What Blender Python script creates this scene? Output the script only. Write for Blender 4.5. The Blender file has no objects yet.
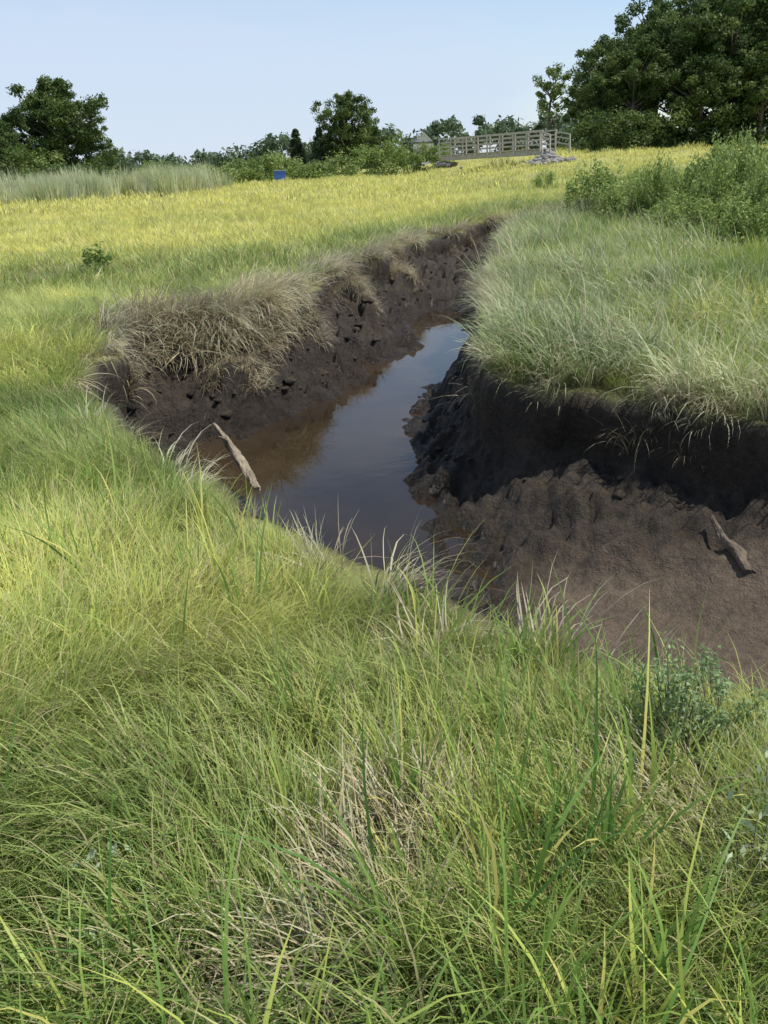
import bpy, math, random
import numpy as np
from mathutils import Matrix, Vector
rng=np.random.default_rng(7); random.seed(7)
scene=bpy.context.scene
# ---------------------------------------------------------------- noise
def _hash(ix,iy,seed):
    h=(ix.astype(np.int64)*374761393+iy.astype(np.int64)*668265263+seed*1442695041)&0xffffffff
    h=((h^(h>>13))*1274126177)&0xffffffff
    h=h^(h>>16)
    return (h&0xffff)/65535.0
def vnoise(x,y,seed=0):
    x=np.asarray(x,float);y=np.asarray(y,float)
    ix=np.floor(x);iy=np.floor(y);fx=x-ix;fy=y-iy
    fx=fx*fx*(3-2*fx);fy=fy*fy*(3-2*fy)
    a=_hash(ix,iy,seed);b=_hash(ix+1,iy,seed);c=_hash(ix,iy+1,seed);d=_hash(ix+1,iy+1,seed)
    return ((a*(1-fx)+b*fx)*(1-fy)+(c*(1-fx)+d*fx)*fy)*2-1
def fbm(x,y,seed=0,o=4):
    s=0;a=1;t=0
    for i in range(o):
        s=s+a*vnoise(x*2**i+17.3*i,y*2**i-9.1*i,seed+i);t+=a;a*=.5
    return s/t
def ss(t): 
    t=np.clip(t,0,1); return t*t*(3-2*t)
# ---------------------------------------------------------------- creek plan (metres)
P=[(14,-3.4),(9,-1),(5,.2),(3,.95),(1.5,1.8),(1.23,2.05),(1.06,2.2),(.84,2.38),(.59,2.6),(.38,2.76),(.2,2.94),(-.1,3.2),(-.43,3.6),(-.76,3.92),(-1.13,4.45),(-1.5,5.05),(-1.92,5.8),(-2.4,6.7),(-2.68,7.7),(-2.72,8.7),(-2.55,9.6),(-2.1,10.1),(-1.55,10.3),(-1.25,11.2),(-1.04,12.19),(-.72,14.38),(-.07,16.47),(.45,18.0),(1.0,19.5),(1.7,20.9),(2.6,22.1),(3.8,23.1),(6,24),(10,24.3),(14,24.2),(14,22.8),(10,22.7),(6.5,22.2),(4.6,21.2),(3.4,19.8),(2.7,17.8),(2.2,15.59),(1.68,12.44),(1.22,9.97),(1.0,7.8),(1.02,6.9),(1.38,6.4),(1.88,6.03),(2.16,5.58),(2.49,5.3),(3.2,4.6),(4.5,4.0),(7,3.2),(14,1.5)]
W=[(.70,4.75),(.5,4.2),(.15,4.1),(-.35,4.4),(-.85,5.0),(-1.25,5.8),(-1.7,6.9),(-2.15,7.7),(-1.95,8.5),(-1.45,8.9),(-1.0,9.5),(-.55,10.6),(-.12,12.0),(.5,12.9),(.2,15.0),(.75,16.0),(1.35,16.5),(1.95,16.0),(1.6,13.3),(.95,10.5),(.63,9.4),(.50,8.0),(.48,6.66),(.58,5.66)]
def sdist(x,y,poly):
    """signed distance, positive inside"""
    x=np.asarray(x,float);y=np.asarray(y,float)
    best=np.full(x.shape,1e18);ins=np.zeros(x.shape,bool)
    n=len(poly)
    for i in range(n):
        ax,ay=poly[i];bx,by=poly[(i+1)%n]
        ex,ey=bx-ax,by-ay
        t=np.clip(((x-ax)*ex+(y-ay)*ey)/(ex*ex+ey*ey),0,1)
        dd=(x-ax-t*ex)**2+(y-ay-t*ey)**2
        best=np.minimum(best,dd)
        if by!=ay:
            c=((ay>y)!=(by>y))&(x<(bx-ax)*(y-ay)/(by-ay)+ax)
            ins^=c
    d=np.sqrt(best)
    return np.where(ins,d,-d)
def edge_d(x,y):
    far=ss((y-7)/3)
    return sdist(x,y,P)+(.12+.22*far)*fbm(x*1.5,y*1.5,3,3)+(.05+.04*far)*vnoise(x*5,y*5,5)
def height(x,y):
    x=np.asarray(x,float);y=np.asarray(y,float)
    d=edge_d(x,y)
    w=sdist(x,y,W)+.24*fbm(x*2.2,y*2.2,11,4)+.02
    base=.035*fbm(x*.9,y*.9,21,3)+.03*fbm(x*4,y*4,22,2)
    base=base+1.5*ss((y-38)/38)*ss((x-3)/11)
    base=base+.20*ss((x-1.6)/2)*ss((y-6)/4)*ss((40-y)/10)
    dW=np.maximum(-w,0); dp=np.maximum(d,0)
    t=dp/(dp+dW+1e-6)
    t=np.maximum(t,.9*ss(dp/1.35))
    left=ss((1.0-x)/.6)*ss((y-7)/2)
    scarp=.42+.14*fbm(x*1.3,y*1.3,31,2)-.14*left
    st=t*3.2+1.1*fbm(x*1.1,y*1.1,33,2);stt=(np.floor(st)+ss((st-np.floor(st)-.5)/.42)-1.1*fbm(x*1.1,y*1.1,33,2))/3.2
    k=np.maximum(left,ss((y-15)/1.5))
    t=np.clip(t*(1-.8*k)+stt*.8*k,0,1.05)
    fl=.97-.33*ss((y-16.2)/1.6)
    h=-scarp*ss(dp/.15)-(fl-scarp)*t
    h=h-.22*ss(w/.7)
    for cx,cy,rx,ry,zz in ((-.35,13.8,.3,.7,-.33),(-1.55,9.4,.35,.35,-.42),(.35,16.6,.4,.8,-.40),(-.85,11.2,.25,.4,-.45)):
        bl=np.exp(-(((x-cx)/rx)**2+((y-cy)/ry)**2)**1.5);h=np.maximum(h,h*(1-bl)+zz*bl)
    ins=ss(d/.12)
    rough=ins*(1-.65*ss(w/.2))
    flat=ss((x-.5)/.5)*ss((5.5-y)/1.0)*ss((dp-.5)/.4)
    right=ss((x-.5)/.3)*ss((7.5-y)/1)
    cl=fbm(x*2.8+.3*vnoise(x*5,y*5,8),y*2.8,41,4)
    clod=np.sqrt(cl*cl+.002)
    fi=fbm(x*8,y*8,43,3);fine=np.sqrt(fi*fi+.004)
    h=h+rough*(1-.80*flat)*(1-.20*right)*(.34*(clod-.18)+.17*(fine-.2))+rough*(.010+.026*(1-flat))*fbm(x*14,y*14,47,2)
    return h+base*(1-ins*.7)
def tint_f(x,y):
    d=edge_d(x,y)
    g=ss((y-13)/8)*ss((-d-1.0)/4)
    g=g*(1-.40*ss((x-2)/4)*ss((60-y)/20))
    n=fbm(x*.35,y*.35,61,3); n2=fbm(x*1.7,y*1.7,63,2)
    near=.42+.30*n+.28*n2+.10*ss((-x)/1.5)
    far=.90+.14*fbm(x*.07,y*.22,65,3)
    return np.clip(near*(1-g)+far*g,0,1.1)
def straw_f(x,y):
    a=.55*np.exp(-((x+.03)**2/.05+(y-1.72)**2/.07))+.45*np.exp(-((x+.22)**2+(y-1.28)**2)/.04)+.4*np.exp(-((x-.62)**2/.05+(y-1.75)**2/.03))+.4*np.exp(-((x-.12)**2/.03+(y-2.55)**2/.05))
    return a+.32*fbm(x*2.3+5,y*2.3,93,3)-.12
# ---------------------------------------------------------------- node helpers
def newmat(name):
    m=bpy.data.materials.new(name);m.use_nodes=True
    nt=m.node_tree;nt.nodes.clear()
    return m,nt
def N(nt,t,**k):
    n=nt.nodes.new(t)
    for a,b in k.items(): setattr(n,a,b)
    return n
def ramp(nt,fac,stops):
    r=N(nt,'ShaderNodeValToRGB')
    el=r.color_ramp.elements
    while len(el)<len(stops): el.new(.5)
    for e,(p,c) in zip(el,stops): e.position=p;e.color=(c[0],c[1],c[2],1)
    nt.links.new(fac,r.inputs[0]);return r.outputs[0]
def mixc(nt,f,a,b,mode='MIX'):
    m=N(nt,'ShaderNodeMix',data_type='RGBA',blend_type=mode)
    for s,v in ((m.inputs[0],f),(m.inputs[6],a),(m.inputs[7],b)):
        if isinstance(v,(int,float)): s.default_value=v
        elif isinstance(v,tuple): s.default_value=(v[0],v[1],v[2],1)
        else: nt.links.new(v,s)
    return m.outputs[2]
def mth(nt,op,a,b=0.0,c=None):
    m=N(nt,'ShaderNodeMath',operation=op)
    for s,v in zip(m.inputs,(a,b,c)):
        if v is None: continue
        if isinstance(v,(int,float)): s.default_value=v
        else: nt.links.new(v,s)
    return m.outputs[0]
def noise(nt,scale,detail=3,rough=.55,vec=None):
    n=N(nt,'ShaderNodeTexNoise');n.inputs['Scale'].default_value=scale
    n.inputs['Detail'].default_value=detail;n.inputs['Roughness'].default_value=rough
    if vec is None:
        g=N(nt,'ShaderNodeNewGeometry');vec=g.outputs['Position']
    nt.links.new(vec,n.inputs['Vector']);return n.outputs[0]
def attr(nt,name,typ='GEOMETRY'):
    a=N(nt,'ShaderNodeAttribute',attribute_name=name,attribute_type=typ);return a
def out_leaf(nt,col,rough,spec,trans):
    p=N(nt,'ShaderNodeBsdfPrincipled');nt.links.new(col,p.inputs['Base Color'])
    p.inputs['Roughness'].default_value=rough
    p.inputs['Specular IOR Level'].default_value=spec
    t=N(nt,'ShaderNodeBsdfTranslucent');nt.links.new(col,t.inputs[0])
    mx=N(nt,'ShaderNodeMixShader');mx.inputs[0].default_value=trans
    nt.links.new(p.outputs[0],mx.inputs[1]);nt.links.new(t.outputs[0],mx.inputs[2])
    o=N(nt,'ShaderNodeOutputMaterial');nt.links.new(mx.outputs[0],o.inputs[0])
def blade_mat(name,stops,base_col,trans=.35,rough=.5,dry=(.54,.46,.26),dryp=.85):
    m,nt=newmat(name)
    ti=attr(nt,'tint').outputs['Fac']
    bc=attr(nt,'bc').outputs['Color']
    sp=N(nt,'ShaderNodeSeparateColor');nt.links.new(bc,sp.inputs[0])
    f=mth(nt,'ADD',ti,mth(nt,'MULTIPLY',mth(nt,'SUBTRACT',sp.outputs[0],.5),.45))
    col=ramp(nt,f,stops)
    col=mixc(nt,mth(nt,'MULTIPLY',mth(nt,'GREATER_THAN',sp.outputs[2],dryp),.85),col,dry)
    fb=ramp(nt,sp.outputs[1],[(0,(1,1,1)),(.35,(0,0,0))])
    col=mixc(nt,fb,col,base_col)
    nz=noise(nt,.9,3)
    col=mixc(nt,1.0,col,ramp(nt,nz,[(.3,(.80,.82,.86)),(.7,(1.2,1.17,1.05))]),'MULTIPLY')
    out_leaf(nt,col,rough,.4,trans)
    return m
def leaf_mat(name,dark,mid,light,trans=.3):
    m,nt=newmat(name)
    bc=attr(nt,'bc').outputs['Color']
    sp=N(nt,'ShaderNodeSeparateColor');nt.links.new(bc,sp.inputs[0])
    f=mth(nt,'ADD',mth(nt,'MULTIPLY',sp.outputs[0],.5),mth(nt,'MULTIPLY',sp.outputs[1],.5))
    col=ramp(nt,f,[(.1,dark),(.5,mid),(.9,light)])
    out_leaf(nt,col,.55,.3,trans)
    return m
def solid_mat(name,c1,c2,scale=8,rough=.8,bump=.3,stretch=None,dist=.02):
    m,nt=newmat(name)
    tc=N(nt,'ShaderNodeTexCoord');mp=N(nt,'ShaderNodeMapping');nt.links.new(tc.outputs['Object'],mp.inputs[0])
    if stretch: mp.inputs['Scale'].default_value=stretch
    nz=noise(nt,scale,6,.65,mp.outputs[0])
    col=ramp(nt,nz,[(.3,c1),(.7,c2)])
    p=N(nt,'ShaderNodeBsdfPrincipled');nt.links.new(col,p.inputs['Base Color']);p.inputs['Roughness'].default_value=rough
    b=N(nt,'ShaderNodeBump');b.inputs['Strength'].default_value=bump;b.inputs['Distance'].default_value=dist
    nt.links.new(nz,b.inputs['Height']);nt.links.new(b.outputs[0],p.inputs['Normal'])
    o=N(nt,'ShaderNodeOutputMaterial');nt.links.new(p.outputs[0],o.inputs[0]);return m
# ---------------------------------------------------------------- mesh helpers
def mesh_np(name,V,F,mats=(),mi=None,smooth=True,col=None):
    me=bpy.data.meshes.new(name)
    V=np.asarray(V,np.float32);F=np.asarray(F,np.int32)
    me.vertices.add(len(V));me.vertices.foreach_set('co',V.ravel())
    k=F.shape[1]
    me.loops.add(F.size);me.loops.foreach_set('vertex_index',F.ravel())
    me.polygons.add(len(F));me.polygons.foreach_set('loop_start',np.arange(0,F.size,k,dtype=np.int32))
    me.polygons.foreach_set('loop_total',np.full(len(F),k,np.int32))
    for m in mats: me.materials.append(m)
    if mi is not None: me.polygons.foreach_set('material_index',np.asarray(mi,np.int32))
    me.polygons.foreach_set('use_smooth',np.full(len(F),smooth))
    me.update(calc_edges=True)
    if col is not None:
        a=me.attributes.new('bc','FLOAT_COLOR','POINT')
        c=np.ones((len(V),4),np.float32);c[:,:3]=col;a.data.foreach_set('color',c.ravel())
    return me
def obj(name,me,parent=None,link=True):
    o=bpy.data.objects.new(name,me)
    if link: scene.collection.objects.link(o)
    if parent: o.parent=parent
    return o
def blades(n,r,lmin,lmax,wid,th0,th1,K=4,biasx=0.0,seed=0,droop=1.5):
    g=np.random.default_rng(seed)
    rad=r*np.sqrt(g.random(n));an=g.random(n)*2*np.pi
    bx,by=rad*np.cos(an),rad*np.sin(an)
    hx=np.cos(an)*.6+g.normal(0,.7,n)+biasx; hy=np.sin(an)*.6+g.normal(0,.7,n)
    phi=np.arctan2(hy,hx)
    L=lmin+(lmax-lmin)*g.random(n)**1.3
    t0=np.abs(g.normal(0,1,n))*th0+.05;t1=th1*(.35+.9*g.random(n))
    w=wid*(.6+.8*g.random(n))
    V=np.zeros((n,K+1,2,3));pos=np.stack([bx,by,np.full(n,-.02)],1)
    tw=g.normal(0,.6,n)
    side=np.stack([-np.sin(phi+tw),np.cos(phi+tw),np.zeros(n)],1)
    C=np.zeros((n,K+1,2,3));r1=g.random(n);r2=g.random(n)
    for k in range(K+1):
        s=k/K
        ww=w*(1-s**2.2)*(.75+.5*min(1,s*3))+.0002
        V[:,k,0]=pos-side*ww[:,None]*.5;V[:,k,1]=pos+side*ww[:,None]*.5
        C[:,k,:,0]=r1[:,None];C[:,k,:,1]=s;C[:,k,:,2]=r2[:,None]
        th=t0+t1*((s+.5/K)**droop)
        pos=pos+np.stack([np.sin(th)*np.cos(phi),np.sin(th)*np.sin(phi),np.cos(th)],1)*(L/K)[:,None]
    base=(np.arange(n)*(K+1)*2)[:,None]
    k=np.arange(K)[None,:]*2
    a=base+k
    F=np.stack([a,a+1,a+3,a+2],2).reshape(-1,4)
    return V.reshape(-1,3),F,C.reshape(-1,3)
def tuft_coll(name,mat,nvar,**kw):
    c=bpy.data.collections.new(name)
    for i in range(nvar):
        V,F,C=blades(seed=kw.get('sd',0)*100+i,**{k:v for k,v in kw.items() if k!='sd'})
        c.objects.link(bpy.data.objects.new('%s_%d'%(name,i),mesh_np(name,V,F,[mat],col=C)))
    return c
def scatter(name,x,y,z,coll,nvar,rotz,tilt,scale,tint):
    n=len(x)
    me=bpy.data.meshes.new(name);me.vertices.add(n)
    me.vertices.foreach_set('co',np.stack([x,y,z],1).astype(np.float32).ravel())
    a=me.attributes.new('rot','FLOAT_VECTOR','POINT')
    a.data.foreach_set('vector',np.stack([tilt*rng.normal(0,1,n),tilt*rng.normal(0,1,n),rotz],1).astype(np.float32).ravel())
    for nm,v in (('scl',scale),('tint',tint)):
        a=me.attributes.new(nm,'FLOAT','POINT');a.data.foreach_set('value',np.broadcast_to(v,n).astype(np.float32).copy())
    a=me.attributes.new('idx','INT','POINT');a.data.foreach_set('value',rng.integers(0,nvar,n).astype(np.int32))
    o=obj(name,me)
    ng=bpy.data.node_groups.new(name,'GeometryNodeTree')
    ng.interface.new_socket('Geometry',in_out='INPUT',socket_type='NodeSocketGeometry')
    ng.interface.new_socket('Geometry',in_out='OUTPUT',socket_type='NodeSocketGeometry')
    gi=ng.nodes.new('NodeGroupInput');go=ng.nodes.new('NodeGroupOutput')
    ip=ng.nodes.new('GeometryNodeInstanceOnPoints');ci=ng.nodes.new('GeometryNodeCollectionInfo')
    ci.inputs['Collection'].default_value=coll;ci.inputs['Separate Children'].default_value=True;ci.inputs['Reset Children'].default_value=True
    def na(nm,t):
        q=ng.nodes.new('GeometryNodeInputNamedAttribute');q.data_type=t;q.inputs['Name'].default_value=nm;return q.outputs['Attribute']
    e=ng.nodes.new('FunctionNodeEulerToRotation')
    ng.links.new(na('rot','FLOAT_VECTOR'),e.inputs[0])
    ng.links.new(gi.outputs[0],ip.inputs['Points']);ng.links.new(ci.outputs[0],ip.inputs['Instance'])
    ip.inputs['Pick Instance'].default_value=True
    ng.links.new(na('idx','INT'),ip.inputs['Instance Index'])
    ng.links.new(e.outputs[0],ip.inputs['Rotation']);ng.links.new(na('scl','FLOAT'),ip.inputs['Scale'])
    rl=ng.nodes.new('GeometryNodeRealizeInstances')
    ng.links.new(ip.outputs[0],rl.inputs[0]);ng.links.new(rl.outputs[0],go.inputs[0])
    md=o.modifiers.new('scatter','NODES');md.node_group=ng
    return o
# ---------------------------------------------------------------- terrain
def geo(a,b,n): 
    return a*(b/a)**(np.arange(1,n+1)/n)
xs=np.concatenate([-4-geo(.06,900,46)[::-1]+.0,np.arange(-4,5.001,.03),5+geo(.06,900,46)])
ys=np.concatenate([1-geo(.06,300,30)[::-1],np.arange(1,14,.03),np.arange(14,26,.065),26+geo(.1,1500,60)])
X,Y=np.meshgrid(xs,ys)
Z=height(X,Y);D=edge_d(X,Y)
gy,gx=np.gradient(D,ys,xs);gn=np.sqrt(gx**2+gy**2)+1e-6
lip=np.exp(-((D-.03)/.09)**2)*(.13+.11*fbm(X*2,Y*2,71,2))
near=((X>-4)&(X<5)&(Y>1)&(Y<25))
X2=X+np.where(near,lip*gx/gn,0);Y2=Y+np.where(near,lip*gy/gn,0)
V=np.stack([X2,Y2,Z],2).reshape(-1,3)
nx=len(xs);ny=len(ys)
ii=(np.arange(ny-1)[:,None]*nx+np.arange(nx-1)[None,:]).ravel()
F=np.stack([ii,ii+1,ii+nx+1,ii+nx],1)
m,nt=newmat('marsh_soil')
mud=attr(nt,'mud').outputs['Fac'];tint=attr(nt,'tint').outputs['Fac'];flat=attr(nt,'flat').outputs['Fac'];wet=attr(nt,'wet').outputs['Fac']
n1=noise(nt,3.5,6,.65);n2=noise(nt,22,5,.7);n3=noise(nt,70,4,.7)
mc=ramp(nt,n1,[(.3,(.014,.010,.0065)),(.52,(.036,.026,.0165)),(.72,(.092,.068,.044))])
mc=mixc(nt,.45,mc,ramp(nt,n2,[(.35,(.010,.007,.0045)),(.65,(.092,.068,.044))]))
fc=ramp(nt,n1,[(.3,(.080,.058,.038)),(.7,(.19,.138,.092))])
fc=mixc(nt,.38,fc,ramp(nt,n2,[(.35,(.04,.029,.019)),(.65,(.21,.152,.103))]))
mc=mixc(nt,flat,mc,fc)
mc=mixc(nt,mth(nt,'MULTIPLY',wet,.5),mc,(.018,.0125,.0075))
gc=ramp(nt,tint,[(0,(.10,.11,.04)),(.5,(.20,.20,.07)),(.8,(.36,.37,.12)),(1,(.46,.45,.15))])
gc=mixc(nt,1.0,gc,ramp(nt,n2,[(.3,(.6,.6,.6)),(.7,(1.25,1.2,1.1))]),'MULTIPLY')
col=mixc(nt,mud,gc,mc)
p=N(nt,'ShaderNodeBsdfPrincipled');nt.links.new(col,p.inputs['Base Color'])
# patchy wet sheen
wsh=ramp(nt,noise(nt,6,4),[(.42,(0,0,0)),(.62,(.22,.22,.22))])
ro=mth(nt,'SUBTRACT',mth(nt,'SUBTRACT',mth(nt,'ADD',.56,mth(nt,'MULTIPLY',n2,.36)),mth(nt,'MULTIPLY',wet,.36)),mth(nt,'MULTIPLY',wsh,mud))
nt.links.new(ro,p.inputs['Roughness']);p.inputs['Specular IOR Level'].default_value=.38
hh=mth(nt,'ADD',mth(nt,'MULTIPLY',n2,.7),mth(nt,'MULTIPLY',n3,.35))
b=N(nt,'ShaderNodeBump');b.inputs['Strength'].default_value=1.0;b.inputs['Distance'].default_value=.055
nt.links.new(hh,b.inputs['Height']);nt.links.new(b.outputs[0],p.inputs['Normal'])
o=N(nt,'ShaderNodeOutputMaterial');nt.links.new(p.outputs[0],o.inputs[0])
m_soil=m
me=mesh_np('marsh_ground',V,F,[m])
Wd=sdist(X,Y,W)
dp=np.maximum(D,0)
flatA=ss((X-.4)/.6)*ss((5.5-Y)/.9)*ss((dp-.48+.3*fbm(X*2,Y*2,77,3))/.4)
wetA=ss((Wd+.5)/.5)
for nm,v in (('mud',ss((D+.03)/.06)),('tint',tint_f(X,Y)),('flat',flatA),('wet',wetA)):
    a=me.attributes.new(nm,'FLOAT','POINT');a.data.foreach_set('value',v.ravel().astype(np.float32))
obj('marsh_ground',me)
# crumbled lumps of bank mud
import bmesh
bm=bmesh.new();bmesh.ops.create_icosphere(bm,subdivisions=2,radius=1.0)
iv=np.array([v.co[:] for v in bm.verts]);iF=np.array([[v.index for v in f.verts] for f in bm.faces]);bm.free()
g=np.random.default_rng(17);Vs=[];Fs=[];o=0
cx=g.uniform(-3,3.5,7000);cy=g.uniform(3,21,7000);cd=edge_d(cx,cy);cw=sdist(cx,cy,W);cz=height(cx,cy)
for i in range(7000):
    if not(.10<cd[i]<1.1) or cw[i]>-.03: continue
    if cx[i]>.5 and cy[i]<7.5 and (cd[i]>.5 or g.random()>.4): continue
    if g.random()>.5: continue
    s=(.02+.06*g.random()**2.2)*(1 if cx[i]<.4 else .6)
    q=iv*(1+.16*g.normal(0,1,(len(iv),1)))*np.array([g.uniform(.7,1.4),g.uniform(.7,1.4),g.uniform(.45,.8)])*s
    a=g.random()*6.28;R3=np.array([[math.cos(a),-math.sin(a),0],[math.sin(a),math.cos(a),0],[0,0,1]])
    Vs.append(q@R3.T+np.array([cx[i],cy[i],cz[i]]));Fs.append(iF+o);o+=len(iv)
me=mesh_np('mud_clods',np.concatenate(Vs),np.concatenate(Fs),[m_soil],smooth=True)
for nm,v in (('mud',1.0),('tint',0),('flat',0.1),('wet',0)):
    a=me.attributes.new(nm,'FLOAT','POINT');a.data.foreach_set('value',np.full(o,v,np.float32))
obj('mud_clods',me)
# ---------------------------------------------------------------- water
m,nt=newmat('creek_water')
p=N(nt,'ShaderNodeBsdfPrincipled')
nt.links.new(ramp(nt,noise(nt,.8,3),[(.3,(.020,.013,.007)),(.7,(.050,.033,.018))]),p.inputs['Base Color'])
p.inputs['Roughness'].default_value=.02;p.inputs['IOR'].default_value=1.333
b=N(nt,'ShaderNodeBump');b.inputs['Strength'].default_value=.12;b.inputs['Distance'].default_value=.01
nt.links.new(noise(nt,5,2),b.inputs['Height']);nt.links.new(b.outputs[0],p.inputs['Normal'])
o=N(nt,'ShaderNodeOutputMaterial');nt.links.new(p.outputs[0],o.inputs[0])
obj('creek_water',mesh_np('creek_water',[(-4,1.2,-.985),(6,1.2,-.985),(6,19,-.985),(-4,19,-.985)],[(0,1,2,3)],[m]))
# ---------------------------------------------------------------- grass
green=[(0,(.14,.24,.06)),(.35,(.29,.38,.10)),(.65,(.48,.54,.16)),(.9,(.76,.74,.22)),(1,(.82,.76,.25))]
m_hay=blade_mat('salt_hay_blade',green,(.42,.37,.21),.4)
m_cord=blade_mat('cordgrass_blade',[(0,(.12,.24,.055)),(.5,(.27,.40,.095)),(1,(.56,.60,.15))],(.38,.35,.18),.4,dryp=.86,dry=(.70,.61,.20))
m_silver=blade_mat('silvery_cordgrass_blade',[(0,(.20,.27,.11)),(.5,(.38,.43,.22)),(1,(.58,.60,.38))],(.34,.30,.18),.28,dryp=.76,dry=(.58,.51,.35))
m_dead=blade_mat('dry_grass_blade',[(0,(.05,.036,.024)),(.4,(.26,.21,.13)),(.7,(.54,.47,.33)),(1,(.48,.50,.32))],(.20,.16,.095),.25)
c_hay=tuft_coll('salt_hay_tuft',m_hay,6,n=62,r=.11,lmin=.14,lmax=.38,wid=.0036,th0=.28,th1=1.5,K=4,biasx=1.1,sd=1)
c_hay2=tuft_coll('salt_hay_clump',m_hay,4,n=55,r=.14,lmin=.14,lmax=.36,wid=.0058,th0=.28,th1=1.4,K=3,biasx=1.0,sd=8)
c_cord=tuft_coll('cordgrass_tuft',m_cord,5,n=14,r=.07,lmin=.26,lmax=.62,wid=.0078,th0=.16,th1=1.0,K=5,biasx=.5,sd=2,droop=2.2)
c_silver=tuft_coll('silvery_cordgrass_tuft',m_silver,5,n=22,r=.12,lmin=.28,lmax=.66,wid=.0085,th0=.30,th1=1.8,K=5,biasx=.9,sd=12,droop=1.7)
c_dead=tuft_coll('dry_grass_tuft',m_dead,5,n=42,r=.10,lmin=.2,lmax=.5,wid=.0055,th0=.5,th1=2.1,K=5,biasx=1.6,sd=3,droop=1.2)
c_straw=tuft_coll('straw_tuft',m_dead,4,n=40,r=.12,lmin=.12,lmax=.32,wid=.0035,th0=.7,th1=1.6,K=3,biasx=.9,sd=9)
c_mid=tuft_coll('marsh_turf_patch',m_hay,4,n=60,r=.28,lmin=.14,lmax=.32,wid=.012,th0=.3,th1=1.1,K=2,biasx=.5,sd=4)
c_far=tuft_coll('meadow_patch',m_hay,4,n=100,r=1.1,lmin=.16,lmax=.34,wid=.03,th0=.25,th1=.8,K=2,biasx=.3,sd=5)
def pts(x0,x1,y0,y1,dens):
    n=int((x1-x0)*(y1-y0)*dens);return rng.uniform(x0,x1,n),rng.uniform(y0,y1,n)
def flow(x,y): return 5.6*fbm(x*.55,y*.55,81,2)+rng.normal(0,.45,len(x))-.6
def view(x,y,m=1.2):
    return np.abs(x)<(.6*np.maximum(y,0)+m+.4)
def put(name,x,y,coll,nv,scl,tint,rotz=None,tilt=.12,zoff=0):
    if rotz is None: rotz=flow(x,y)
    return scatter(name,x,y,height(x,y)+zoff,coll,nv,rotz,tilt,scl,tint)
def lowlip(x,y):
    return .72+.28*ss((-edge_d(x,y)-.05)/.6)
x,y=pts(-4.5,4.5,.2,6.5,160);sf=straw_f(x,y);k=(edge_d(x,y)<-.02)&view(x,y)&(rng.random(len(x))>.75*ss((sf-.10)/.2));x,y,sf=x[k],y[k],sf[k]
put('salt_hay_grass',x,y,c_hay,6,(.62+.45*rng.random(len(x))+.42*fbm(x*1.3,y*1.3,91,2))*lowlip(x,y)*(1-.25*ss((sf-.05)/.2)),tint_f(x,y))
x,y=pts(-9,9,6.5,13,44);k=(edge_d(x,y)<-.02)&view(x,y);x,y=x[k],y[k]
put('salt_hay_grass',x,y,c_hay2,4,.8+.4*rng.random(len(x))+.25*fbm(x*1.1,y*1.1,92,2),tint_f(x,y)+.03)
x,y=pts(-3.5,3.5,.3,6,150);pn=straw_f(x,y)
k=(edge_d(x,y)<-.02)&view(x,y)&(pn>.06+.15*rng.random(len(x)))&(rng.random(len(x))<.75);x,y=x[k],y[k]
put('straw_thatch',x,y,c_straw,4,.85+.4*rng.random(len(x)),.55+.3*rng.random(len(x)),zoff=.02)
# cordgrass
x,y=pts(-3.5,3.5,.35,5.5,62);d=edge_d(x,y);dens=.12+.75*ss((fbm(x*.8+3,y*.8,95,3)+.05)/.3)*ss((x+1.6)/1.6)+.30*ss((d+.6)/.4)+.8*np.exp(-((x-.35)/.3)**2-((y-1.9)/.9)**2)+.35*ss((1.6-y)/.5)
k=(d<-.03)&view(x,y)&(rng.random(len(x))<dens);x,y=x[k],y[k]
put('cordgrass',x,y,c_cord,5,(.6+.55*rng.random(len(x)))*lowlip(x,y),.0+.9*rng.random(len(x)))
x,y=pts(.6,9,5,20,14);d=edge_d(x,y);k=(d<-.25)&view(x,y)&(x>y*.06+.4);x,y=x[k],y[k]
put('cordgrass',x,y,c_cord,5,.6+.5*rng.random(len(x)),.3+.5*rng.random(len(x)))
x,y=pts(-24,24,12,38,7);d=edge_d(x,y);k=(d<-.12)&view(x,y);x,y=x[k],y[k]
put('marsh_turf',x,y,c_mid,4,.9+.4*rng.random(len(x)),tint_f(x,y))
x,y=pts(-65,65,34,105,.6);k=view(x,y,4)&(edge_d(x,y)<-.8)&(rng.random(len(x))<np.clip(1.6-y/70,.35,1));x,y=x[k],y[k]
put('marsh_meadow',x,y,c_far,4,.9+.4*rng.random(len(x)),tint_f(x,y))
def gradang(x,y):
    e=.05
    return np.arctan2(sdist(x,y+e,P)-sdist(x,y-e,P),sdist(x+e,y,P)-sdist(x-e,y,P))
RB=[(.4,6.2),(1.2,12.5),(2.9,19),(5.5,22.3),(30,22.5),(30,0),(4,3)]
# silvery cordgrass arching over the right bank
x,y=pts(.6,8,3.5,22,78);d=edge_d(x,y);k=(sdist(x,y,RB)>0)&(d<-.02)&(d>-3.2)&view(x,y)&(rng.random(len(x))<np.where(y<10,1,.5)*np.clip(1.2+d*.36,.15,1));x,y,d=x[k],y[k],d[k]
cl=fbm(x*1.5,y*1.5,55,2)
put('silvery_cordgrass',x,y,c_silver,5,.55+.5*rng.random(len(x))+.38*cl,.10+.5*rng.random(len(x))+.45*fbm(x*.8,y*.8,57,2),rotz=gradang(x,y)+rng.normal(0,.9,len(x))+.8*fbm(x*.9,y*.9,59,2),tilt=.2)
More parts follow.
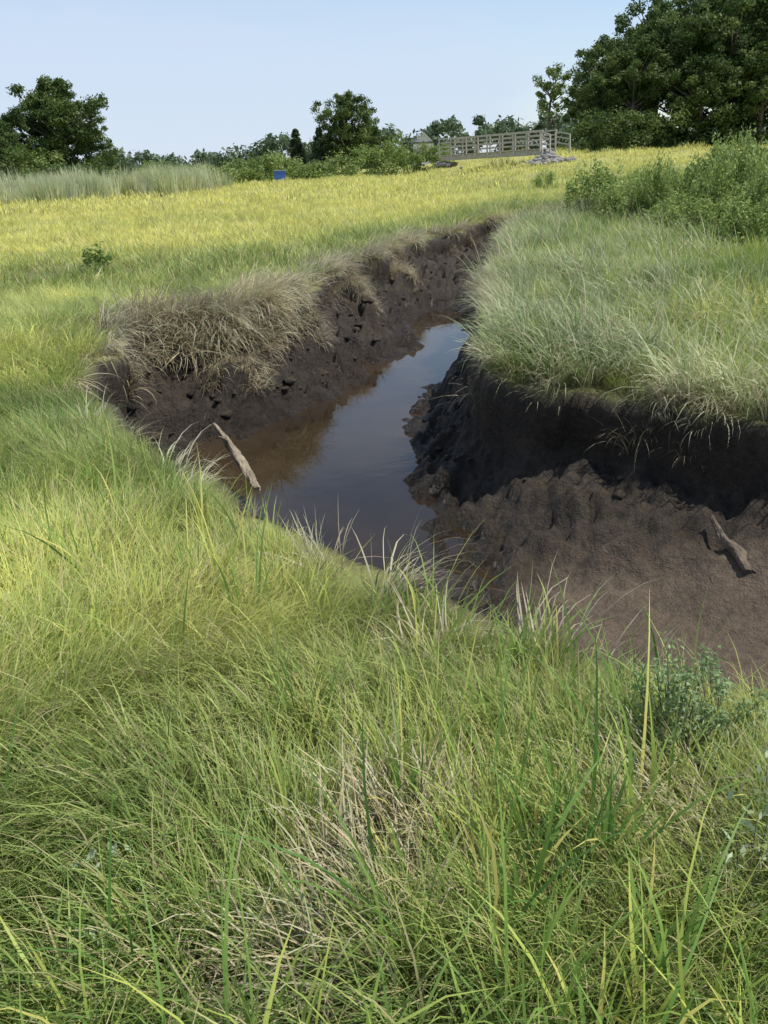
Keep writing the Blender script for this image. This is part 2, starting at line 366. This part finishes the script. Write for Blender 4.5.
# draping dry fringe along every bank
x,y=pts(-4,10,1,27,155);d=edge_d(x,y)
rb=(x>.5)&(y>4)&(sdist(x,y,RB)>0)
lb=(~rb)&(y>8.2)
wdt=np.where(rb,.8,np.where(lb,.6,.25))*(1+.5*fbm(x*2,y*2,97,2))
dens=np.exp(-((np.maximum(-d,0))/(.5*wdt))**1.6)*np.where(rb,.85,np.where(lb,1,.12))*np.where(y>13,.6,1)*ss(.75+1.5*fbm(x*1.6,y*1.6,98,2))
k=(d<np.where(lb,.20,.12))&(d>-wdt)&(rng.random(len(x))<dens)&view(x,y);x,y,d,rb,lb=x[k],y[k],d[k],rb[k],lb[k]
tn=np.where(rb,.70+.3*rng.random(len(x)),.50+.45*rng.random(len(x)))
tn=np.where(d>.06,.10+.45*rng.random(len(x)),tn)
sc=(.55+.5*rng.random(len(x)))*np.where(lb,1.15,1)
put('dry_grass_fringe',x,y,c_dead,5,sc,tn,rotz=gradang(x,y)+rng.normal(0,.55,len(x)),tilt=.2)
# hanging tussock of last year's grass at the bend and slumped sods
x,y=pts(-2.9,-1.05,9.0,11.8,135);d=edge_d(x,y);k=(d<.24)&(d>-.75)&(fbm(x*2,y*2,58,2)>-.4);x,y=x[k],y[k]
put('dry_grass_fringe',x,y,c_dead,5,.85+.7*rng.random(len(x)),.46+.48*rng.random(len(x)),rotz=gradang(x,y)+rng.normal(0,.7,len(x)),tilt=.25)
for cx,cy,r in ((-.35,13.8,.35),(-1.6,9.45,.3),(.35,16.6,.4),(-.85,11.2,.22)):
    x,y=pts(cx-r,cx+r,cy-r,cy+r,90);put('dry_grass_fringe',x,y,c_dead,5,.75,.5+.3*rng.random(len(x)),rotz=-.8+rng.normal(0,.8,len(x)))
# reeds
m_reed=blade_mat('reed_blade',[(0,(.32,.40,.20)),(.5,(.52,.57,.34)),(1,(.68,.68,.48))],(.48,.47,.30),.35)
c_reed=tuft_coll('reed_clump',m_reed,4,n=130,r=.7,lmin=1.1,lmax=1.95,wid=.035,th0=.07,th1=.45,K=3,biasx=.3,sd=6,droop=2.5)
x,y=pts(-45,-8,44,70,1.4);ln=46+(x+20)*.9;k=(y>ln)&(y<ln+7+2*fbm(x*.2,y*.2,99,2))&(x<-9.5-((y-50)*.03));x,y=x[k],y[k]
put('common_reeds',x,y,c_reed,4,.8+.3*rng.random(len(x))+.3*fbm(x*.5,y*.5,44,2),.35+.5*rng.random(len(x)))
# ---------------------------------------------------------------- trees
m_bark=solid_mat('tree_bark',(.08,.07,.05),(.24,.20,.15),3,.9,.6,(1,1,.3))
m_leafA=leaf_mat('oak_leaf',(.040,.075,.016),(.09,.14,.032),(.18,.24,.060),.35)
m_leafB=leaf_mat('shrub_leaf',(.10,.155,.035),(.19,.26,.065),(.31,.38,.12),.4)
m_leafE=leaf_mat('elder_leaf',(.14,.20,.045),(.25,.34,.085),(.40,.48,.16),.4)
m_leafC=leaf_mat('cedar_needle',(.02,.04,.015),(.04,.07,.025),(.07,.11,.04),.15)
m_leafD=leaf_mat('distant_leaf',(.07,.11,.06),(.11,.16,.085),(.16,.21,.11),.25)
def tube(p0,p1,r0,r1,k=6,bend=None,S=4):
    p0=np.array(p0,float);p1=np.array(p1,float)
    mid=(p0+p1)/2+(np.array(bend) if bend is not None else 0)
    V=[];F=[]
    for i in range(S+1):
        t=i/S;c=(1-t)**2*p0+2*t*(1-t)*mid+t*t*p1;r=r0+(r1-r0)*t
        dv=2*(1-t)*(mid-p0)+2*t*(p1-mid);dv/=np.linalg.norm(dv)+1e-9
        a=np.cross(dv,[0.3,1,.1]);a/=np.linalg.norm(a);b=np.cross(dv,a)
        for j in range(k):
            q=2*math.pi*j/k;V.append(c+r*(math.cos(q)*a+math.sin(q)*b))
    for i in range(S):
        for j in range(k): F.append((i*k+j,i*k+(j+1)%k,(i+1)*k+(j+1)%k,(i+1)*k+j))
    return np.array(V),np.array(F)
def leafquads(g,centers,radii,per,size,up=.4,elong=1.0,flatz=.75):
    n=len(centers)*per
    c=np.repeat(centers,per,0);rr=np.repeat(radii,per)
    dirs=g.normal(0,1,(n,3));dirs/=np.linalg.norm(dirs,axis=1)[:,None]
    rad=rr*(g.random(n)**.5)*(1+.12*g.normal(0,1,n))
    off=dirs*rad[:,None]*np.array([1,1,flatz])
    p=c+off
    nrm=dirs*.6+g.normal(0,.6,(n,3))+np.array([0,0,up]);nrm/=np.linalg.norm(nrm,axis=1)[:,None]
    a=np.cross(nrm,g.normal(0,1,(n,3)));a/=np.linalg.norm(a,axis=1)[:,None]+1e-9
    b=np.cross(nrm,a)
    s=(size*(.6+.8*g.random(n)))[:,None]
    V=np.stack([p-a*s*elong,p-b*s*.55,p+a*s*elong,p+b*s*.55],1).reshape(-1,3)
    F=np.arange(n*4).reshape(-1,4)
    C=np.stack([np.repeat(np.repeat(g.random(len(centers)),per),4),np.repeat(g.random(n),4),np.zeros(n*4)],1)
    return V,F,C
def join(parts):
    Vs=[];Fs=[];Cs=[];M=[];o=0
    for V,F,C,mi in parts:
        Vs.append(V);Fs.append(F+o);o+=len(V);Cs.append(C if C is not None else np.zeros((len(V),3)));M+= [mi]*len(F)
    return np.concatenate(Vs),np.concatenate(Fs),np.concatenate(Cs),M
def tree_mesh(name,h,cr,seed,leaf,trunk_frac=.2,ncl=130,per=170,lsize=.12,clr=.85,shape='round'):
    g=np.random.default_rng(seed);parts=[]
    tr=h*.024
    V,F=tube((0,0,-.3),(g.normal(0,.2),g.normal(0,.2),h*.62),tr,tr*.5,8,(g.normal(0,.3),g.normal(0,.3),0));parts.append((V,F,None,1))
    cs=[];rs=[]
    zc=h*(trunk_frac+1)/2;hz=h*(1-trunk_frac)/2
    while len(cs)<ncl:
        u=g.normal(0,1,3);u/=np.linalg.norm(u);r=g.random()**.4
        if shape=='cone':
            t=g.random()**1.3;z=h*(.08+.9*t);a=g.random()*6.28;q=cr*(1-t)*(.5+.5*g.random())
            cs.append((q*math.cos(a),q*math.sin(a),z));rs.append(clr*(1.1-.7*t));continue
        lob=1+.18*math.sin(3*math.atan2(u[1],u[0])+seed)+.10*math.sin(5*u[2]+seed*2)
        c=np.array([u[0]*cr*r*lob,u[1]*cr*r*lob,zc+u[2]*hz*r*lob*.86])
        if c[2]<h*trunk_frac*.9: continue
        cs.append(c);rs.append(clr*(.5+.6*g.random()))
    cs=np.array(cs);rs=np.array(rs)
    for c in cs[:26]:
        z0=min(h*.6,max(h*.18,c[2]-.55*math.hypot(c[0],c[1])-.5))
        V,F=tube((0,0,z0),c,tr*.34,tr*.07,5,(0,0,-.25));parts.append((V,F,None,1))
    V,F,C=leafquads(g,cs,rs,per,lsize);parts.append((V,F,C,0))
    V,F,C,M=join(parts)
    return mesh_np(name,V,F,[leaf,m_bark],M,smooth=False,col=C)
oaks=[tree_mesh('oak_tree',10,4.0,s,m_leafA,.12) for s in (1,2,3)]
oaks_tall=[tree_mesh('oak_tall',12,3.8,s,m_leafA,.24,130,170) for s in (4,5)]
airy=tree_mesh('airy_tree',8,1.9,9,m_leafB,.3,44,90,.11,.6)
cedar=tree_mesh('cedar_tree',5,1.5,12,m_leafC,.1,80,120,.10,.55,'cone')
def place(name,me,x,y,s=1,rz=0,sz=None,z=None):
    o=obj(name,me);o.location=(x,y,float(height(np.array([x]),np.array([y]))[0]) if z is None else z)
    o.rotation_euler=(0,0,rz);o.scale=(s,s,sz or s);return o
place('oak_tree',oaks[2],-24.6,75,.90,2.4)
for i,(x,y,s) in enumerate([(-28.5,73,.62),(-31.5,74,.74),(-35,78,.8),(-27.2,70,.48),(-30,69,.55),(-33,70,.6),(-22.9,76,.6),(-26.5,77,.78)]): place('oak_tree',oaks[(i+1)%3],x,y,s,i)
place('oak_tree',oaks[2],-2.2,95,.84,1.1);place('oak_tree',oaks[0],-3.0,96,.6,1.1)
place('cedar_tree',cedar,-4.9,93,.98,0);place('cedar_tree',cedar,-7.6,97,1.0,2)
place('oak_tree',oaks[2],.2,99,.50,2.0)
place('ash_tree',airy,17.6,90,1.0,0)
R=[(18.6,77,.62,0),(19.8,80,.80,1),(21.0,75,.80,3),(22.7,79,1.02,2),(24.7,76,1.05,4),(27,80,1.25,0),(28.5,75,1.1,1),(31,78,1.3,3),(33.5,75,1.25,4),(36,80,1.35,2),(39,76,1.35,0),(22.6,86,1.0,1),(27,88,1.35,3),(33,87,1.45,4),(43,80,1.4,1),(25.5,72.5,.7,2),(30,72,.8,0)]
for x,y,s,i in R:
    me=(oaks+oaks_tall)[i];place('oak_tree',me,x,y,s*(.98 if i<3 else .86),x*1.7)
def mass(name,centers,radii,per,size,leaf,seed,flatz=.8):
    g=np.random.default_rng(seed)
    V,F,C=leafquads(g,np.array(centers),np.array(radii),per,size,flatz=flatz)
    return obj(name,mesh_np(name,V,F,[leaf],smooth=False,col=C))
g=np.random.default_rng(33)
cs=[];rs=[]
for i in range(520):
    x=g.uniform(-110,75);y=g.uniform(150,172)
    top=4.6+1.6*float(vnoise(x*.12,0,5))+1.2*float(vnoise(x*.4,3,6))+(2.0 if 0<x<40 else 0)
    z=g.uniform(.2,1)*top-.6;cs.append((x,y,z));rs.append(g.uniform(1.2,2.2))
mass('distant_treeline',cs,rs,90,.42,m_leafD,1)
cs=[];rs=[]
for i in range(440):
    x=g.uniform(-42,8);y=(70+ (x+20)*.55 if x<-8 else 80+ (x+8)*.5)+g.uniform(0,7)
    top=1.9+.7*float(vnoise(x*.35,1,7))+(1.3 if x>-1.5 else 0)+(.9 if x<-24 else 0)
    z=g.uniform(.1,1)*top-.3;cs.append((x,y,z));rs.append(g.uniform(.5,1.0))
mass('shrub_thicket',cs,rs,140,.11,m_leafB,2)
cs=[];rs=[]
for i in range(330):
    x=g.uniform(15.8,45);y=g.uniform(70,76);z=1.3+g.uniform(0,2.6);cs.append((x,y,z));rs.append(g.uniform(.6,1.1))
mass('woodland_understorey',cs,rs,130,.12,m_leafA,3)
cs=[];rs=[]
for i in range(130):
    x=g.uniform(-42,-20);y=g.uniform(66,69);z=g.uniform(0,2.8)*(1 if x<-25 else .7);cs.append((x,y,z));rs.append(g.uniform(.6,1.1))
mass('woodland_understorey',cs,rs,130,.12,m_leafA,4)
def shrub_mesh(name,h,r,seed,leaf,ncl=38,per=75,ls=.032,clr=.14):
    g=np.random.default_rng(seed);parts=[];cs=[]
    for i in range(ncl):
        a=g.random()*6.28;q=r*math.sqrt(g.random());t=.2+.8*g.random();z=h*t*(1-.35*(q/r)**2)
        c=(q*math.cos(a),q*math.sin(a),z);cs.append(c)
        V,F=tube((c[0]*.2,c[1]*.2,-.05),c,.010*h,.003*h,4,(0,0,.05));parts.append((V,F,None,1))
    V,F,C=leafquads(g,np.array(cs),np.full(ncl,clr)*h*(.6+.8*g.random(ncl)),per,ls,elong=1.3,flatz=1.5);parts.append((V,F,C,0))
    V,F,C,M=join(parts);return mesh_np(name,V,F,[leaf,m_bark],M,smooth=False,col=C)
shr=[shrub_mesh('marsh_elder',1.0,.6,s,m_leafE,44,60,.026,.13) for s in (1,2,3)]
g=np.random.default_rng(5)
for i in range(60):
    t=g.random();x=4.3+2.4*t+abs(g.normal(0,1.9));y=18.4-5.4*t+g.normal(0,1.4)+ (x-4.4-2.4*t)*.3
    place('marsh_elder_shrub',shr[i%3],x,y,g.uniform(.5,1.2),g.random()*6,g.uniform(.5,1.3)*(1+.3*max(0,min(1,(x-5)/2))))
for i in range(34):
    x=g.uniform(4.4,8.5);y=g.uniform(7.8,14)+ (x-6)*.3;place('marsh_elder_shrub',shr[i%3],x+.3,y,g.uniform(.35,.8),g.random()*6)
for i in range(60):
    x=g.uniform(6.5,24);y=g.uniform(19,42);place('marsh_elder_shrub',shr[i%3],x,y,g.uniform(.6,1.1),g.random()*6)
place('marsh_elder_shrub',shrub_mesh('small_elder',.55,.2,8,m_leafE,16,40,.03,.2),-4.63,15,1)
# foreground plants
m_sage=leaf_mat('seepweed_leaf',(.13,.20,.07),(.22,.31,.13),(.34,.42,.20),.3)
m_pale=leaf_mat('saltbush_leaf',(.26,.32,.19),(.40,.47,.29),(.56,.61,.42),.3)
place('seepweed_plant',shrub_mesh('seepweed',.40,.13,21,m_sage,46,40,.0065,.11),.80,2.0,1)
place('seepweed_plant',shrub_mesh('seepweed_b',.30,.12,22,m_sage,28,34,.0065,.11),.96,2.08,1)
for x,y,s,sd in [(.80,1.48,.34,23),(.88,1.32,.3,24),(-.66,1.55,.26,25),(.92,1.66,.3,26),(-.72,1.4,.26,27),(.80,1.22,.3,28)]:
    place('saltbush_plant',shrub_mesh('saltbush%d'%sd,s,.06,sd,m_pale,7,8,.012,.16),x,y,1)
# ---------------------------------------------------------------- driftwood
m_wood=solid_mat('driftwood',(.10,.075,.05),(.42,.34,.23),9,.85,1.0,(1,1,.25),.03)
m_wood2=solid_mat('old_log',(.05,.037,.026),(.20,.15,.10),9,.85,1.0,None,.03)
def log(name,pl,rad,mat,br=None,jit=.12):
    """one continuous gnarly stem through the points, with ragged ends"""
    g=np.random.default_rng(3);pl=np.array(pl);n=26;k=12
    tt=np.linspace(0,len(pl)-1,n);ctr=np.stack([np.interp(tt,range(len(pl)),pl[:,i]) for i in range(3)],1)
    for _ in range(4): ctr[1:-1]=(ctr[:-2]+2*ctr[1:-1]+ctr[2:])/4
    rr=np.interp(tt,range(len(pl)),rad);V=[];F=[]
    ph=g.random(3)*6
    for i in range(n):
        dv=ctr[min(i+1,n-1)]-ctr[max(i-1,0)];dv/=np.linalg.norm(dv);a=np.cross(dv,[.3,1,.1]);a/=np.linalg.norm(a);b=np.cross(dv,a)
        for j in range(k):
            q=2*math.pi*j/k
            r=rr[i]*(1+.16*math.sin(2*q+ph[0]+i*.15)+.10*math.sin(3*q+ph[1]-i*.2)+jit*g.normal())
            e=dv*(g.normal()*rr[i]*.7 if i in(0,n-1) else 0)
            V.append(ctr[i]+r*(math.cos(q)*a+math.sin(q)*b)+e)
    for i in range(n-1):
        for j in range(k): F.append((i*k+j,i*k+(j+1)%k,(i+1)*k+(j+1)%k,(i+1)*k+j))
    V.append(ctr[0]);V.append(ctr[-1])
    F+=[(n*k,(j+1)%k,j) for j in range(k)]+[(n*k+1,(n-1)*k+j,(n-1)*k+(j+1)%k) for j in range(k)]
    V=[tuple(v) for v in V]
    for p0,p1,r in (br or []):
        v,f=tube(p0,p1,r,r*.3,6,(.02,0,.02));o=len(V);V+=[tuple(q) for q in v];F+=[tuple(int(c)+o for c in q) for q in f]
    me=bpy.data.meshes.new(name);me.from_pydata(V,[],F);me.materials.append(mat);return obj(name,me)
def gz(x,y,dz): return (x,y,float(height(x,y))+dz)
log('driftwood_branch',[(-1.55,7.8,-.62),(-1.38,7.4,-.66),(-1.2,7.0,-.74),(-1.03,6.65,-.84)],[.022,.036,.04,.022],m_wood,[((-1.36,7.35,-.66),(-1.42,7.2,-.54),.012)],.08)
log('fallen_log',[gz(2.06,4.95,.10),gz(2.09,4.82,.07),gz(2.13,4.68,.03),gz(2.16,4.54,-.01)],[.014,.024,.034,.036],m_wood2,None,.06)
# ---------------------------------------------------------------- bridge
m_rail=solid_mat('weathered_timber',(.30,.28,.24),(.50,.47,.41),5,.8,.2)
def box(name,c,d,mat,parent,rot=(0,0,0)):
    x,y,z=d[0]/2,d[1]/2,d[2]/2
    V=[(sx*x,sy*y,sz*z) for sx in(-1,1) for sy in(-1,1) for sz in(-1,1)]
    F=[(0,1,3,2),(4,6,7,5),(0,4,5,1),(2,3,7,6),(0,2,6,4),(1,5,7,3)]
    o=obj(name,mesh_np(name,V,F,[mat],smooth=False),parent);o.location=c;o.rotation_euler=rot
    bv=o.modifiers.new('b','BEVEL');bv.width=min(d)*.08;return o
br=obj('footbridge',None);A=Vector((5.8,70,1.62));B=Vector((12.1,62.9,1.80))
br.location=(A+B)/2;L=(B-A).length;br.rotation_euler=(0,-math.asin((B.z-A.z)/L),math.atan2(B.y-A.y,B.x-A.x))
for i in range(int(L/.16)): box('deck_board_%d'%i,(-L/2+.08+i*.16,0,0),(.145,1.5,.05),m_rail,br)
for s in(-1,1):
    box('stringer_%d'%s,(0,s*.6,-.19),(L,.12,.32),m_rail,br)
    box('top_rail_%d'%s,(0,s*.76,1.13),(L+.2,.14,.07),m_rail,br)
    for q,zz in enumerate((.30,.58,.86)): box('mid_rail_%d_%d'%(s,q),(0,s*.745,zz),(L,.04,.08),m_rail,br)
    for i in range(9): box('post_%d_%d'%(s,i),(-L/2+.06+i*(L-.12)/8,s*.83,.46),(.09,.09,1.26),m_rail,br)
    for q,zz in enumerate((.4,.75,1.05)):
        box('wing_rail_%d_%d'%(s,q),(L/2+.5,s*.95,zz-.12),(.95,.04,.08),m_rail,br,(0,.2,s*.3))
    box('wing_post_%d'%s,(L/2+.95,s*1.08,.25),(.09,.09,1.2),m_rail,br)
m_rock=solid_mat('riprap_stone',(.14,.13,.12),(.34,.32,.29),3,.85,.5)
g=np.random.default_rng(8)
bm=bmesh.new()
for i in range(120):
    s=g.uniform(.14,.30);e=1 if i<100 else -1
    if e==1: px,py=11.7+g.normal(0,.6),61.6+g.normal(0,.6)
    else: px,py=5.6+g.normal(0,.4),69.6+g.normal(0,.5)
    dd=math.hypot(px-(11.9 if e==1 else 5.6),py-(61.8 if e==1 else 69.6));z=max(1.6-.6*dd,float(height(px,py))+.1)
    if e==-1: z=min(z,1.0)
    r=bmesh.ops.create_icosphere(bm,subdivisions=1,radius=s)
    for v in r['verts']: v.co=Vector((v.co.x*g.uniform(.8,1.2),v.co.y*g.uniform(.8,1.2),v.co.z*g.uniform(.6,.9)))+Vector((px,py,z))
me=bpy.data.meshes.new('riprap');bm.to_mesh(me);bm.free();me.materials.append(m_rock);obj('riprap_rocks',me)
# ---------------------------------------------------------------- blue sign
m_blue=solid_mat('blue_paint',(.03,.10,.36),(.05,.14,.44),3,.5,.05)
sg=obj('blue_sign',None);sg.location=(-6.85,70,0)
box('panel',(0,0,.72),(.84,.05,.62),m_blue,sg,(0,0,0));box('leg_1',(-.3,.06,.4),(.07,.07,1.1),m_rail,sg);box('leg_2',(.3,.06,.4),(.07,.07,1.1),m_rail,sg)
box('cap',(0,0,1.05),(.9,.1,.04),m_rail,sg)
# ---------------------------------------------------------------- far house
m_wall=solid_mat('white_siding',(.5,.5,.48),(.65,.65,.63),3,.7,.05);m_roof=solid_mat('grey_shingle',(.12,.12,.13),(.2,.2,.21),3,.9,.2);m_dark=solid_mat('window_glass',(.02,.025,.03),(.04,.045,.05),3,.2,0)
hs=obj('white_house',None);hs.location=(7.4,128,0);hs.scale=(.8,.8,.95)
box('walls',(0,0,1.9),(3.2,5,3.4),m_wall,hs)
V=[(-1.9,-2.8,3.5),(1.9,-2.8,3.5),(0,-2.8,5.1),(-1.9,2.8,3.5),(1.9,2.8,3.5),(0,2.8,5.1)]
me=bpy.data.meshes.new('roof');me.from_pydata(V,[],[(0,3,5,2),(1,2,5,4),(0,1,4,3)]);me.materials.append(m_roof);obj('roof',me,hs)
me=bpy.data.meshes.new('gable');me.from_pydata([(-1.6,-2.52,3.6),(1.6,-2.52,3.6),(0,-2.52,4.95)],[],[(0,1,2)]);me.materials.append(m_wall);obj('gable',me,hs)
box('window',(0,-2.53,2.6),(.8,.05,1.0),m_dark,hs);box('door',(-.9,-2.53,1.2),(.8,.05,1.9),m_dark,hs)
# ---------------------------------------------------------------- light
EL=math.radians(60);AZ=math.radians(100)
sun=bpy.data.lights.new('sun','SUN');sun.energy=5.0;sun.angle=math.radians(.53);sun.color=(1,.96,.88)
so=obj('sun',sun);dv=Vector((math.sin(AZ)*math.cos(EL),math.cos(AZ)*math.cos(EL),math.sin(EL)))
so.rotation_euler=dv.to_track_quat('Z','Y').to_euler()
w=bpy.data.worlds.new('World');scene.world=w;w.use_nodes=True;nt=w.node_tree;nt.nodes.clear()
sk=N(nt,'ShaderNodeTexSky',sky_type='NISHITA');sk.sun_disc=False;sk.sun_elevation=EL;sk.sun_rotation=AZ
sk.dust_density=.2;sk.ozone_density=2.2;sk.air_density=1.0
tc=N(nt,'ShaderNodeTexCoord');mp=N(nt,'ShaderNodeMapping');mp.inputs['Scale'].default_value=(1.0,1.6,5);mp.inputs['Rotation'].default_value=(0,.12,.4)
nt.links.new(tc.outputs['Generated'],mp.inputs[0])
cl=noise(nt,1.6,7,.55,mp.outputs[0])
sx=N(nt,'ShaderNodeSeparateXYZ');nt.links.new(tc.outputs['Generated'],sx.inputs[0])
# thin high haze: strongest low down and towards the west (-x)
hz=mth(nt,'ADD',mth(nt,'MULTIPLY',sx.outputs[2],-.9),mth(nt,'MULTIPLY',sx.outputs[0],-.55))
cf=ramp(nt,mth(nt,'ADD',mth(nt,'ADD',cl,hz),.14),[(.30,(.10,.10,.10)),(.66,(.88,.88,.88))])
col=mixc(nt,cf,sk.outputs[0],(4.2,4.95,6.1))
bg=N(nt,'ShaderNodeBackground');bg.inputs[1].default_value=.15;nt.links.new(col,bg.inputs[0])
o=N(nt,'ShaderNodeOutputWorld');nt.links.new(bg.outputs[0],o.inputs[0])
# ---------------------------------------------------------------- camera
cam=bpy.data.cameras.new('camera');co=obj('camera',cam);scene.camera=co
cam.sensor_fit='VERTICAL';cam.sensor_height=24;cam.lens=24*859/1024;cam.clip_end=4000;cam.clip_start=.05
co.matrix_world=Matrix.Translation((0,0,1.65))@Matrix.Rotation(math.radians(90-22.4),4,'X')@Matrix.Rotation(-math.radians(2.3),4,'Z')
scene.view_settings.view_transform='Standard';scene.view_settings.look='None';scene.view_settings.exposure=0
